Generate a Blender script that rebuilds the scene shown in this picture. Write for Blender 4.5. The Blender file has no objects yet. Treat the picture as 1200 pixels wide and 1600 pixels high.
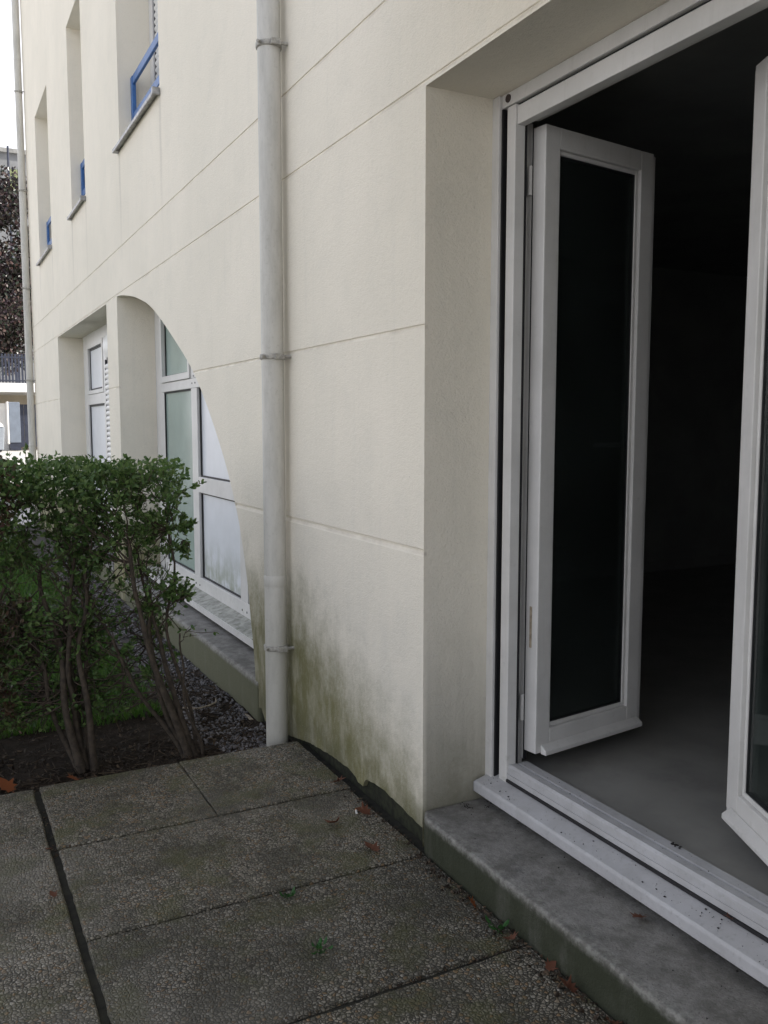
import bpy, bmesh, math, random
from mathutils import Vector, Matrix, noise
R = math.radians
S = bpy.context.scene
COL = S.collection

# ------------------------------------------------------------------ camera
cd = bpy.data.cameras.new('camera'); cam = bpy.data.objects.new('camera', cd); COL.objects.link(cam)
S.camera = cam
cd.sensor_fit = 'VERTICAL'; cd.sensor_height = 36.0; cd.lens = 36.0 * 1370.0 / 1600.0
cd.clip_start = 0.05; cd.clip_end = 600
cam.location = (-1.410, 0.0, 1.40)
cam.rotation_euler = (R(90 - 5.6278), 0, R(-27.348))
S.render.resolution_x = 768; S.render.resolution_y = 1024

# ------------------------------------------------------------------ light
SUN_EL, SUN_AZ = 44.0, 115.0            # azimuth clockwise from +Y: the sun stands behind the building
W = bpy.data.worlds.new('World'); S.world = W; W.use_nodes = True
wn = W.node_tree.nodes; wl = W.node_tree.links
bg = wn['Background']; sky = wn.new('ShaderNodeTexSky'); sky.sky_type = 'NISHITA'; sky.sun_disc = False
sky.sun_elevation = R(SUN_EL); sky.sun_rotation = R(SUN_AZ); sky.dust_density = 3.0; sky.air_density = 1.0; sky.ozone_density = 1.0
tc = wn.new('ShaderNodeTexCoord'); sx = wn.new('ShaderNodeSeparateXYZ'); wl.new(tc.outputs['Generated'], sx.inputs[0])
cn = wn.new('ShaderNodeTexNoise'); cn.inputs['Scale'].default_value = 2.2; cn.inputs['Detail'].default_value = 6; wl.new(tc.outputs['Generated'], cn.inputs['Vector'])
mr = wn.new('ShaderNodeMapRange'); wl.new(sx.outputs[2], mr.inputs[0])
for i_, v_ in enumerate((.80, .10, .15, .97)): mr.inputs[1 + i_].default_value = v_
mr2 = wn.new('ShaderNodeMapRange'); wl.new(cn.outputs[0], mr2.inputs[0])
for i_, v_ in enumerate((.35, .65, -.12, .12)): mr2.inputs[1 + i_].default_value = v_
ad = wn.new('ShaderNodeMath'); ad.operation = 'ADD'; ad.use_clamp = True; wl.new(mr.outputs[0], ad.inputs[0]); wl.new(mr2.outputs[0], ad.inputs[1])
mr3 = wn.new('ShaderNodeMapRange'); mr3.interpolation_type = 'SMOOTHSTEP'; wl.new(sx.outputs[1], mr3.inputs[0])     # cloud bank to the north, clear blue to the south
for i_, v_ in enumerate((-.55, .45, .70, 1.0)): mr3.inputs[1 + i_].default_value = v_
am = wn.new('ShaderNodeMath'); am.operation = 'MULTIPLY'; wl.new(ad.outputs[0], am.inputs[0]); wl.new(mr3.outputs[0], am.inputs[1])
cm = wn.new('ShaderNodeMix'); cm.data_type = 'RGBA'; wl.new(am.outputs[0], cm.inputs[0]); wl.new(sky.outputs[0], cm.inputs[6]); cm.inputs[7].default_value = (8.9, 8.75, 8.95, 1)   # thin bright cloud
wl.new(cm.outputs[2], bg.inputs[0]); bg.inputs[1].default_value = 0.11
sl = bpy.data.lights.new('sun', 'SUN'); sl.energy = 3.6; sl.angle = R(0.5); sl.color = (1.0, 0.955, 0.89)
sun = bpy.data.objects.new('sun', sl); COL.objects.link(sun)
sdir = Vector((math.sin(R(SUN_AZ)) * math.cos(R(SUN_EL)), math.cos(R(SUN_AZ)) * math.cos(R(SUN_EL)), math.sin(R(SUN_EL))))
sun.rotation_euler = (-sdir).to_track_quat('-Z', 'Y').to_euler(); sun.location = sdir * 60
vs = S.view_settings; vs.view_transform = 'Standard'; vs.look = 'None'; vs.gamma = 1.0; vs.exposure = 0.98

# ------------------------------------------------------------------ helpers
class NT:
    """small wrapper to write node materials"""
    def __init__(s, name):
        s.m = bpy.data.materials.new(name); s.m.use_nodes = True
        s.t = s.m.node_tree; s.n = s.t.nodes; s.l = s.t.links
        s.p = s.n['Principled BSDF']; s.out = s.n['Material Output']
    def add(s, kind, **kw):
        nd = s.n.new('ShaderNode' + kind)
        for k, v in kw.items(): setattr(nd, k, v)
        return nd
    def put(s, sock, v):
        if hasattr(v, 'is_output'): s.l.new(v, sock)
        else: sock.default_value = v
    def pos(s): 
        return s.add('NewGeometry').outputs['Position']
    def map(s, vec, scale):
        m = s.add('Mapping'); s.l.new(vec, m.inputs[0]); m.inputs['Scale'].default_value = scale; return m.outputs[0]
    def noise(s, vec, scale, detail=4, rough=0.55):
        nd = s.add('TexNoise'); s.l.new(vec, nd.inputs['Vector']); nd.inputs['Scale'].default_value = scale
        nd.inputs['Detail'].default_value = detail; nd.inputs['Roughness'].default_value = rough
        return nd.outputs[0]
    def rng(s, v, a, b, c=0.0, d=1.0, smooth=True):
        nd = s.add('MapRange'); nd.interpolation_type = 'SMOOTHSTEP' if smooth else 'LINEAR'
        s.put(nd.inputs[0], v)
        for i, x in enumerate((a, b, c, d)): nd.inputs[1 + i].default_value = x
        return nd.outputs[0]
    def math(s, op, a, b=0.0):
        nd = s.add('Math', operation=op); s.put(nd.inputs[0], a); s.put(nd.inputs[1], b); return nd.outputs[0]
    def mix(s, f, a, b, blend='MIX'):
        nd = s.add('Mix', data_type='RGBA', blend_type=blend); s.put(nd.inputs[0], f)
        for i, v in ((6, a), (7, b)): s.put(nd.inputs[i], (v + (1,)) if isinstance(v, tuple) and len(v) == 3 else v)
        return nd.outputs[2]
    def sep(s, vec):
        nd = s.add('SeparateXYZ'); s.l.new(vec, nd.inputs[0]); return nd.outputs
    def bump(s, h, strength, dist=0.002):
        nd = s.add('Bump'); nd.inputs['Strength'].default_value = strength; nd.inputs['Distance'].default_value = dist
        s.l.new(h, nd.inputs['Height']); s.l.new(nd.outputs[0], s.p.inputs['Normal'])
    def set(s, color=None, rough=None, metal=None, spec=None):
        if color is not None: s.put(s.p.inputs['Base Color'], (color + (1,)) if isinstance(color, tuple) and len(color) == 3 else color)
        if rough is not None: s.put(s.p.inputs['Roughness'], rough)
        if metal is not None: s.p.inputs['Metallic'].default_value = metal
        if spec is not None: s.p.inputs['Specular IOR Level'].default_value = spec
        return s.m

class MB:
    def __init__(s): s.v = []; s.f = []; s.mi = []; s.cur = 0; s.sm = []
    def add(s, vs, fs, smooth=False):
        o = len(s.v); s.v += [tuple(x) for x in vs]
        for f in fs: s.f.append([o + i for i in f]); s.mi.append(s.cur); s.sm.append(smooth)
        return s
    def quad(s, a, b, c, d): return s.add([a, b, c, d], [(0, 1, 2, 3)])
    def box(s, x0, x1, y0, y1, z0, z1, M=None):
        vs = [Vector((x, y, z)) for z in (z0, z1) for y in (y0, y1) for x in (x0, x1)]
        if M: vs = [M @ v for v in vs]
        return s.add(vs, [(0, 2, 3, 1), (4, 5, 7, 6), (0, 1, 5, 4), (2, 6, 7, 3), (0, 4, 6, 2), (1, 3, 7, 5)])
    def tube(s, pts, rad, n=8, cap=True, smooth=True):
        pts = [Vector(p) for p in pts]
        if not hasattr(rad, '__len__'): rad = [rad] * len(pts)
        o = len(s.v); ref = None
        for i, p in enumerate(pts):
            t = (pts[min(i + 1, len(pts) - 1)] - pts[max(i - 1, 0)])
            t = t.normalized() if t.length > 1e-9 else Vector((0, 0, 1))
            if ref is None: ref = t.orthogonal().normalized()
            ref = (ref - t * ref.dot(t)); ref = ref.normalized() if ref.length > 1e-6 else t.orthogonal().normalized()
            b = t.cross(ref)
            for k in range(n):
                a = 2 * math.pi * k / n
                s.v.append(tuple(p + (ref * math.cos(a) + b * math.sin(a)) * rad[i]))
        for i in range(len(pts) - 1):
            for k in range(n):
                k2 = (k + 1) % n
                s.f.append([o + i * n + k, o + i * n + k2, o + (i + 1) * n + k2, o + (i + 1) * n + k]); s.mi.append(s.cur); s.sm.append(smooth)
        if cap:                                 # end caps keep vertices of their own so that the side stays smooth
            e = o + (len(pts) - 1) * n
            for st_, flip in ((o, True), (e, False)):
                c0 = len(s.v); s.v += [s.v[st_ + k] for k in range(n)]
                fc = [c0 + k for k in range(n)]
                s.f.append(fc[::-1] if flip else fc); s.mi.append(s.cur); s.sm.append(False)
        return s
    def prism(s, prof, axis, a, b):
        """extrude a closed 2D profile (CCW) along an axis; profile in the other two axes, in xyz order"""
        def P(u, w, t):
            return {'x': (t, u, w), 'y': (u, t, w), 'z': (u, w, t)}[axis]
        n = len(prof); vs = [P(u, w, a) for u, w in prof] + [P(u, w, b) for u, w in prof]
        fs = [(i, (i + 1) % n, n + (i + 1) % n, n + i) for i in range(n)] + [tuple(range(n))[::-1], tuple(range(n, 2 * n))]
        return s.add(vs, fs)
    def build(s, name, mat, parent=None, bevel=0, seg=2, loc=None, recalc=True):
        me = bpy.data.meshes.new(name); me.from_pydata(s.v, [], s.f)
        mats = mat if isinstance(mat, (list, tuple)) else [mat]
        for m in mats: me.materials.append(m)
        me.polygons.foreach_set('material_index', s.mi); me.polygons.foreach_set('use_smooth', s.sm)
        if recalc:
            bm = bmesh.new(); bm.from_mesh(me); bmesh.ops.recalc_face_normals(bm, faces=bm.faces); bm.to_mesh(me); bm.free()
        me.update()
        o = bpy.data.objects.new(name, me); COL.objects.link(o)
        if parent: o.parent = parent
        if loc: o.location = loc
        if bevel:
            b = o.modifiers.new('bevel', 'BEVEL'); b.width = bevel; b.segments = seg; b.limit_method = 'ANGLE'; b.angle_limit = R(40)
        return o

def tag(o, label=None, cat=None, group=None, kind=None):
    if label: o['label'] = label
    if cat: o['category'] = cat
    if group: o['group'] = group
    if kind: o['kind'] = kind
    return o
def empty(name, loc=(0, 0, 0), rz=0):
    o = bpy.data.objects.new(name, None); COL.objects.link(o); o.location = loc; o.rotation_euler.z = rz
    o.empty_display_size = 0.2; return o
def fbm(x, y, z=0.0): return noise.noise(Vector((x, y, z)))

# ------------------------------------------------------------------ materials
def m_plaster():
    n = NT('cream_render'); p = n.pos(); x, y, z = n.sep(p)
    big = n.noise(p, 0.9, 5, 0.6); mid = n.noise(p, 5.0, 5, 0.6)
    base = n.mix(n.rng(big, .35, .65), (.868, .812, .698), (.815, .765, .655))
    base = n.mix(n.math('MULTIPLY', n.rng(mid, .45, .75), .18), base, (.66, .64, .56))
    streak = n.noise(n.map(p, (9, 9, .55)), 1.0, 5, 0.65)
    st2 = n.noise(n.map(p, (22, 22, 1.1)), 1.0, 4, 0.6)
    # vertical rain streaks, soft grey
    base = n.mix(n.math('MULTIPLY', n.rng(st2, .5, .8), .10), base, (.52, .52, .47))
    # grey-green growth low on the wall
    grey = n.math('MULTIPLY', n.rng(z, 1.25, .25), n.rng(n.math('ADD', n.math('MULTIPLY', streak, .4), n.math('MULTIPLY', mid, .6)), .32, .62, .45, 1.0))
    base = n.mix(n.math('MULTIPLY', grey, .34), base, (.47, .48, .455))
    # olive growth: a wedge that climbs from the door corner to the downpipe and on to the arch
    lim = n.math('ADD', n.rng(y, 2.25, 3.55, .13, .645, False), n.math('MULTIPLY', n.math('SUBTRACT', n.math('ADD', n.math('MULTIPLY', mid, .9), n.math('MULTIPLY', streak, .22)), .56), .55))
    alg = n.rng(n.math('SUBTRACT', n.math('ADD', lim, n.math('MULTIPLY', n.math('SUBTRACT', n.noise(p, 55, 4, .7), .5), .22)), z), -.24, .30)
    patch = n.rng(n.noise(n.map(p, (1, 1, .45)), 9.0, 6, .7), .28, .62, .62, 1.0)
    base = n.mix(n.math('MULTIPLY', n.math('MULTIPLY', alg, patch), .95), base, (.165, .158, .062))
    dirt = n.math('MULTIPLY', n.rng(z, .22, .02), n.rng(mid, .3, .6))
    base = n.mix(n.math('MULTIPLY', dirt, .65), base, (.10, .10, .055))
    spk = n.add('TexVoronoi'); n.l.new(p, spk.inputs['Vector']); spk.inputs['Scale'].default_value = 7.0
    base = n.mix(n.rng(spk.outputs['Distance'], .022, .012), base, (.60, .57, .51))
    # faint runs below the ends of the upper sills
    run = None
    for yy_ in (5.86, 7.20, 8.84, 9.73, 11.38, 12.66):
        k = n.rng(n.math('ABSOLUTE', n.math('SUBTRACT', n.math('ADD', y, n.math('MULTIPLY', n.math('SUBTRACT', mid, .5), .05)), yy_)), .05, .0)
        run = k if run is None else n.math('MAXIMUM', run, k)
    run = n.math('MULTIPLY', n.math('MULTIPLY', run, n.math('MULTIPLY', n.rng(z, 2.5, 3.5), n.rng(z, 3.56, 3.50))), n.rng(streak, .3, .6, .3, 1))
    base = n.mix(n.math('MULTIPLY', run, .34), base, (.33, .31, .27))
    # door reveal turns darker and browner towards the bottom
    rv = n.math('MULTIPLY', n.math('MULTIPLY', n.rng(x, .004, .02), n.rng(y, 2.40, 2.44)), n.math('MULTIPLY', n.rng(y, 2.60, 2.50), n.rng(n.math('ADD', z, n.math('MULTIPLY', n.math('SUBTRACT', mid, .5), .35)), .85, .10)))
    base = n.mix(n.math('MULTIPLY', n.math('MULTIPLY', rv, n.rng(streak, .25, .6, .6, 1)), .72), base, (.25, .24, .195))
    gd = None                            # brownish dirt caught in and just under the grooves, broken along their length
    for zg in (2.455, 2.800, 1.712, .985):
        k = n.rng(n.math('ABSOLUTE', n.math('SUBTRACT', z, zg)), .010, .002); gd = k if gd is None else n.math('MAXIMUM', gd, k)
    base = n.mix(n.math('MULTIPLY', n.math('MULTIPLY', n.math('MULTIPLY', gd, n.rng(x, .012, .010)), n.rng(n.noise(n.map(p, (1, 2, 1)), 2.0, 5, .65), .38, .68)), .42), base, (.40, .34, .27))
    gr_ = n.noise(p, 95, 4, .7); base = n.mix(n.math('MULTIPLY', n.rng(gr_, .55, .72), .22), base, (.52, .49, .41))
    n.set(base, .85, spec=.25)
    fine = n.noise(p, 190, 3, .6); med = n.noise(p, 48, 3, .6)
    n.bump(n.math('ADD', fine, n.math('MULTIPLY', med, 1.1)), .62, .0045)
    return n.m
def m_simple(name, col, rough=.5, var=.12, scale=12, bump=0, bscale=80, metal=0, spec=None, dirt=None, dscale=6, damt=.5):
    n = NT(name); p = n.pos(); a = n.noise(p, scale, 5, .6)
    c2 = tuple(max(0, c * (1 - var)) for c in col); c1 = tuple(c * (1 + var * .5) for c in col)
    base = n.mix(n.rng(a, .35, .65), c1, c2)
    if dirt:
        d = n.noise(p, dscale, 6, .7); base = n.mix(n.math('MULTIPLY', n.rng(d, .5, .72), damt), base, dirt)
    n.set(base, rough, metal, spec)
    if bump: n.bump(n.noise(p, bscale, 3, .6), bump, .002)
    return n.m
def m_concrete():
    n = NT('weathered_concrete'); p = n.pos(); x, y, z = n.sep(p)
    a = n.noise(p, 13, 7, .75); b = n.noise(p, 42, 6, .7)
    base = n.mix(n.rng(a, .34, .66), (.29, .28, .262), (.155, .148, .135))
    base = n.mix(n.math('MULTIPLY', n.rng(b, .52, .7), .45), base, (.15, .145, .13))
    pores = n.add('TexVoronoi'); n.l.new(p, pores.inputs['Vector']); pores.inputs['Scale'].default_value = 60; pr_ = n.rng(pores.outputs['Distance'], .16, .05)
    gr_ = n.noise(p, 210, 3, .7); base = n.mix(n.math('MULTIPLY', n.rng(gr_, .5, .68), .5), base, (.14, .135, .12)); base = n.mix(n.math('MULTIPLY', pr_, .5), base, (.07, .068, .06))
    st = n.noise(n.map(p, (10, 10, 2)), 1, 5, .6)
    green = n.math('MULTIPLY', n.rng(n.math('ADD', z, n.math('MULTIPLY', n.math('SUBTRACT', b, .5), .025)), .124, .088), n.rng(st, .2, .5, .7, 1))
    moss = n.mix(n.rng(y, 2.5, 4.2), (.030, .036, .019), (.13, .135, .085))
    base = n.mix(n.math('MULTIPLY', green, .93), base, moss)
    spots = n.noise(p, 6, 7, .75); base = n.mix(n.math('MULTIPLY', n.math('MULTIPLY', n.rng(spots, .54, .68), .55), n.rng(z, .115, .12)), base, (.10, .098, .095))
    lich = n.math('MULTIPLY', n.rng(x, .025, .0), n.math('MULTIPLY', n.rng(z, .09, .115), n.rng(b, .46, .6)))
    base = n.mix(n.math('MULTIPLY', lich, .28), base, (.42, .43, .38))
    n.set(base, .9, spec=.2); n.bump(n.math('SUBTRACT', n.math('ADD', b, n.noise(p, 140, 3, .6)), n.math('MULTIPLY', pr_, .6)), .75, .004); return n.m
def m_aggregate():
    n = NT('exposed_aggregate'); p = n.pos(); x, y, z = n.sep(p)
    wob = n.add('VectorMath', operation='ADD'); n.l.new(p, wob.inputs[0])
    nz = n.add('TexNoise'); nz.inputs['Scale'].default_value = 60; n.l.new(p, nz.inputs['Vector'])
    sc = n.add('VectorMath', operation='SCALE'); n.l.new(nz.outputs['Color'], sc.inputs[0]); sc.inputs['Scale'].default_value = .006; n.l.new(sc.outputs[0], wob.inputs[1])
    v = n.add('TexVoronoi', feature='F1'); n.l.new(wob.outputs[0], v.inputs['Vector']); v.inputs['Scale'].default_value = 96
    e = n.add('TexVoronoi', feature='DISTANCE_TO_EDGE'); n.l.new(wob.outputs[0], e.inputs['Vector']); e.inputs['Scale'].default_value = 96
    hue = n.sep(v.outputs['Color'])
    stone = n.mix(hue[0], (.345, .315, .26), (.110, .102, .082))
    stone = n.mix(n.rng(hue[1], .80, .94), stone, (.33, .31, .27))
    stone = n.mix(n.rng(hue[2], .78, .95), stone, (.24, .165, .095))
    col = n.mix(n.rng(e.outputs['Distance'], .02, .16), (.030, .028, .022), stone)
    blot = n.noise(p, 3.2, 6, .7); moss = n.noise(p, 5.0, 6, .7)
    col = n.mix(n.math('MULTIPLY', n.rng(blot, .44, .62), .66), col, (.060, .057, .043))
    col = n.mix(n.math('MULTIPLY', n.rng(moss, .47, .66), .70), col, (.085, .087, .036))
    isl = n.add('NewGeometry').outputs['Random Per Island']
    col = n.mix(1.0, col, n.mix(isl, (.76, .76, .75), (1.16, 1.14, 1.09)), 'MULTIPLY')
    big2 = n.noise(p, 1.3, 3, .6); col = n.mix(n.math('MULTIPLY', n.rng(big2, .5, .7), .35), col, (.23, .215, .185))
    n.set(col, n.rng(blot, .4, .7, .55, .85), spec=.35)
    n.bump(n.math('ADD', n.rng(e.outputs['Distance'], 0, .3), n.math('MULTIPLY', n.noise(p, 300, 2, .5), .2)), .8, .004)
    return n.m
def m_leaf(name, cols, transl=.25, rough=.42):
    n = NT(name); g = n.add('NewGeometry'); r = g.outputs['Random Per Island']
    ramp = n.add('ValToRGB'); n.l.new(r, ramp.inputs[0])
    el = ramp.color_ramp.elements
    while len(el) < len(cols): el.new(.5)
    for i, c in enumerate(cols): el[i].position = i / (len(cols) - 1); el[i].color = c + (1,)
    n.set(ramp.outputs[0], rough, spec=.4)
    tr = n.add('BsdfTranslucent'); n.l.new(ramp.outputs[0], tr.inputs[0]); mx = n.add('MixShader'); mx.inputs[0].default_value = transl
    n.l.new(n.p.outputs[0], mx.inputs[1]); n.l.new(tr.outputs[0], mx.inputs[2]); n.l.new(mx.outputs[0], n.out.inputs[0])
    return n.m
def m_glass(name, tint, refl=1.0):
    n = NT(name); tp = n.add('BsdfTransparent'); tp.inputs[0].default_value = tint + (1,)
    gl = n.add('BsdfGlossy'); gl.inputs['Roughness'].default_value = .02
    fr = n.add('Fresnel'); fr.inputs[0].default_value = 1.45; mx = n.add('MixShader')
    n.l.new(n.math('MULTIPLY', fr.outputs[0], refl), mx.inputs[0]); n.l.new(tp.outputs[0], mx.inputs[1]); n.l.new(gl.outputs[0], mx.inputs[2])
    df = n.add('BsdfDiffuse'); df.inputs[0].default_value = (.42, .50, .49, 1); m2 = n.add('MixShader')
    n.l.new(n.rng(n.noise(n.pos(), 3.5, 5, .7), .3, .7, .006, .022), m2.inputs[0])       # thin film of dust
    n.l.new(mx.outputs[0], m2.inputs[1]); n.l.new(df.outputs[0], m2.inputs[2]); n.l.new(m2.outputs[0], n.out.inputs[0]); return n.m
def m_pipe():
    n = NT('grey_pipe'); p = n.pos(); x, y, z = n.sep(p)
    a = n.noise(n.map(p, (14, 14, 3)), 1, 6, .7); b = n.noise(p, 60, 4, .7)
    base = n.mix(n.rng(a, .35, .7), (.62, .605, .56), (.49, .48, .44))
    base = n.mix(n.math('MULTIPLY', n.rng(b, .55, .7), .35), base, (.40, .385, .33))
    base = n.mix(n.math('MULTIPLY', n.rng(z, .9, .0), .45), base, (.42, .41, .35))
    n.set(base, .55, spec=.35); n.bump(b, .12, .002); return n.m
def m_frame():
    n = NT('white_frame'); p = n.pos(); x, y, z = n.sep(p)
    a = n.noise(p, 5, 5, .65); b = n.noise(p, 26, 6, .75); c = n.noise(n.map(p, (60, 60, 4)), 1, 4, .6)
    base = n.mix(n.rng(a, .3, .7), (.70, .69, .675), (.62, .612, .595))
    base = n.mix(n.math('MULTIPLY', n.rng(b, .56, .74), .22), base, (.36, .35, .31))
    up = n.rng(z, .27, .5)
    base = n.mix(n.math('MULTIPLY', n.math('MULTIPLY', n.rng(c, .54, .72), .14), up), base, (.42, .41, .37))
    g = n.math('MULTIPLY', n.rng(z, .40, .20), n.rng(b, .5, .7))
    base = n.mix(n.math('MULTIPLY', g, .30), base, (.30, .31, .24))
    n.set(base, .38, spec=.4); return n.m
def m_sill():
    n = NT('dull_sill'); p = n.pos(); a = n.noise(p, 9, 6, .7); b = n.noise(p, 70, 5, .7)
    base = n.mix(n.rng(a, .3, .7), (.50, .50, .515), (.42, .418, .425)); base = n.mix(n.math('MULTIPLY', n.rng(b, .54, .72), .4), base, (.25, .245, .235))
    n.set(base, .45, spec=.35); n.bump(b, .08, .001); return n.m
def m_panel():
    n = NT('white_panel'); p = n.pos(); x, y, z = n.sep(p)
    st = n.noise(n.map(p, (26, 26, 3.2)), 1, 6, .7); m = n.noise(p, 9, 5, .6)
    base = n.mix(n.rng(m, .3, .7), (.76, .785, .83), (.72, .745, .785))
    alg = n.math('MULTIPLY', n.rng(z, .66, .31), n.rng(n.math('ADD', n.math('MULTIPLY', st, .5), n.math('MULTIPLY', m, .9)), .50, .86))
    base = n.mix(n.math('MULTIPLY', alg, .75), base, (.27, .30, .19))
    n.set(base, .3, spec=.4); return n.m
def m_soil():
    n = NT('dark_soil'); p = n.pos(); a = n.noise(p, 14, 6, .7); b = n.noise(p, 70, 4, .7)
    base = n.mix(n.rng(a, .35, .65), (.016, .012, .008), (.036, .026, .018)); base = n.mix(n.math('MULTIPLY', n.rng(b, .55, .7), .5), base, (.060, .045, .03))
    n.set(base, .95, spec=.15); n.bump(n.math('ADD', a, b), .9, .02); return n.m
M = dict(
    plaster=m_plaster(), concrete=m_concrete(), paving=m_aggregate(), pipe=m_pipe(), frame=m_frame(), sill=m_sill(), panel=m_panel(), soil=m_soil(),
    footing=m_simple('dark_footing', (.020, .023, .011), .95, .6, 40, 1.0, 38),
    rubber=m_simple('black_rubber', (.012, .012, .014), .6, .2),
    slat=m_simple('shutter_slat', (.74, .74, .73), .35, .08, 20),
    slot=m_simple('dark_slot', (.03, .03, .035), .8, .2),
    blue=m_simple('blue_paint', (.035, .13, .36), .42, .2, 25, dirt=(.10, .12, .16), dscale=30, damt=.3),
    zinc=m_simple('weathered_zinc', (.36, .36, .36), .42, .3, 18, metal=.6, dirt=(.10, .10, .095), dscale=30, damt=.8),
    alga_sill=m_simple('algae_sill', (.40, .40, .36), .8, .3, 20, .4, 120, dirt=(.12, .13, .09), dscale=22, damt=.9),
    frosted=m_simple('frosted_glass', (.345, .435, .395), .16, .10, 2.0, spec=.5),
    glass=m_glass('clear_glass', (.80, .86, .84), .9),
    clamp=m_simple('grimy_clamp', (.40, .385, .345), .6, .3, 60, dirt=(.16, .15, .13), dscale=50, damt=.7),
    room=m_simple('room_paint', (.33, .335, .325), .9, .1, 3),
    lino=m_simple('grey_lino', (.31, .305, .285), .35, .12, 4, spec=.4, dirt=(.20, .19, .18), dscale=3, damt=.5),
    roof=m_simple('roof_gravel', (.25, .25, .24), .9, .2, 4),
    bark=m_simple('shrub_bark', (.060, .046, .033), .9, .45, 40, .8, 130),
    twigm=m_simple('twig_bark', (.065, .046, .033), .85, .4, 60),
    leaf=m_leaf('hedge_leaf', [(.048, .100, .028), (.085, .160, .042), (.150, .220, .070), (.075, .140, .042)], .34),
    leafred=m_leaf('bronze_leaf', [(.10, .045, .035), (.060, .070, .030), (.13, .07, .05), (.05, .06, .025)]),
    plum=m_leaf('plum_leaf', [(.024, .020, .024), (.048, .028, .032), (.026, .042, .024), (.11, .065, .058)], .2, .3),
    grass=m_leaf('grass_blade', [(.045, .125, .014), (.070, .170, .024), (.110, .190, .035), (.055, .145, .02)], .3, .5),
    lawn=m_simple('lawn_earth', (.040, .080, .018), .95, .4, 6, .6, 50),
    gravel=m_leaf('gravel_stone', [(.085, .080, .080), (.16, .152, .155), (.25, .24, .245), (.12, .105, .095)], 0.0, .8),
    gravelbed=m_simple('gravel_dust', (.055, .048, .043), .95, .5, 40, .8, 90),
    litter=m_leaf('dead_leaves', [(.020, .013, .008), (.040, .025, .014), (.028, .020, .013), (.11, .075, .045)], .1, .8),
    orange=m_leaf('orange_leaf', [(.27, .070, .024), (.24, .085, .030)], .2, .7),
    brown=m_leaf('brown_leaf', [(.17, .060, .032), (.13, .055, .032)], .1, .7),
    weed=m_leaf('weed_leaf', [(.03, .10, .025), (.045, .14, .035)], .3, .5),
    pave_light=m_simple('light_asphalt', (.42, .41, .39), .9, .15, 2, .3, 40),
    whitewall=m_simple('white_wall', (.80, .79, .76), .85, .08, 3),
    beige=m_simple('beige_wall', (.50, .44, .34), .85, .12, 3),
    bluegrey=m_simple('bluegrey_sheet', (.17, .20, .245), .5, .1, 5),
    navy=m_simple('navy_boards', (.024, .030, .052), .55, .25, 8),
    greyhouse=m_simple('grey_house', (.19, .195, .20), .85, .12, 2),
    lime=m_simple('lime_panel', (.20, .225, .11), .7, .1, 3),
    darkwin=m_simple('dark_window', (.03, .032, .04), .15, .1),
    facing=m_simple('facing_render', (.62, .63, .64), .85, .12, 2),
    paper=m_simple('white_paper', (.75, .74, .70), .8, .05), filt=m_simple('filter_tip', (.50, .27, .10), .8, .1),
    plastic_white=m_simple('white_plastic', (.82, .82, .80), .35, .05), plastic_grey=m_simple('grey_plastic', (.28, .31, .34), .5, .08),
    debris=m_simple('dark_debris', (.025, .022, .02), .9, .4, 60),
    straw=m_simple('pale_twig', (.36, .30, .22), .8, .3, 60),
)

# ================================================================== the apartment building
B = empty('apartment_building')
tag(B, 'cream rendered apartment building with open white french door, half arch window and blue window rails', 'building')
XR = .27                                # depth of the window frames behind the facade
YEND, ZTOP, YNEAR = 13.85, 9.2, -8.0
DOOR = (1.02, 2.445, -.30, 2.443)
LEFT = (7.94, 11.15, -.30, 2.443)
ARCH = (4.13, 7.47)
UP = [(5.85, 7.18, 3.565, 5.39), (8.83, 9.70, 3.565, 5.39), (11.37, 12.63, 3.565, 5.39)]
GRO = [(.975, 1.000, .007), (1.706, 1.722, .0045), (2.452, 2.463, .0038), (2.797, 2.808, .0038)]

arch_pts = [(7.47, 2.445), (7.26, 2.430), (6.849, 2.369), (6.564, 2.308), (6.30, 2.238), (6.023, 2.130), (5.655, 1.960), (5.255, 1.757), (4.954, 1.546),
            (4.66, 1.279), (4.499, 1.096), (4.378, .920), (4.302, .761), (4.238, .588), (4.196, .414), (4.165, .300), (4.140, .13), (4.130, .0)]
def catmull(pts, n):
    out = []
    P = [pts[0]] + pts + [pts[-1]]
    for i in range(1, len(P) - 2):
        p0, p1, p2, p3 = P[i - 1], P[i], P[i + 1], P[i + 2]
        for k in range(n):
            t = k / n
            out.append(tuple(.5 * (2 * p1[j] + (p2[j] - p0[j]) * t + (2 * p0[j] - 5 * p1[j] + 4 * p2[j] - p3[j]) * t * t + (3 * p1[j] - p0[j] - 3 * p2[j] + p3[j]) * t ** 3) for j in range(len(p1))))
    out.append(pts[-1]); return out
AC = catmull(arch_pts, 5)
def arch_y(z):
    for (y0, z0), (y1, z1) in zip(AC, AC[1:]):
        if z1 <= z <= z0: return y0 + (y1 - y0) * ((z0 - z) / (z0 - z1) if z0 > z1 else 0)
    return AC[0][0] if z > AC[0][1] else AC[-1][0]

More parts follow.
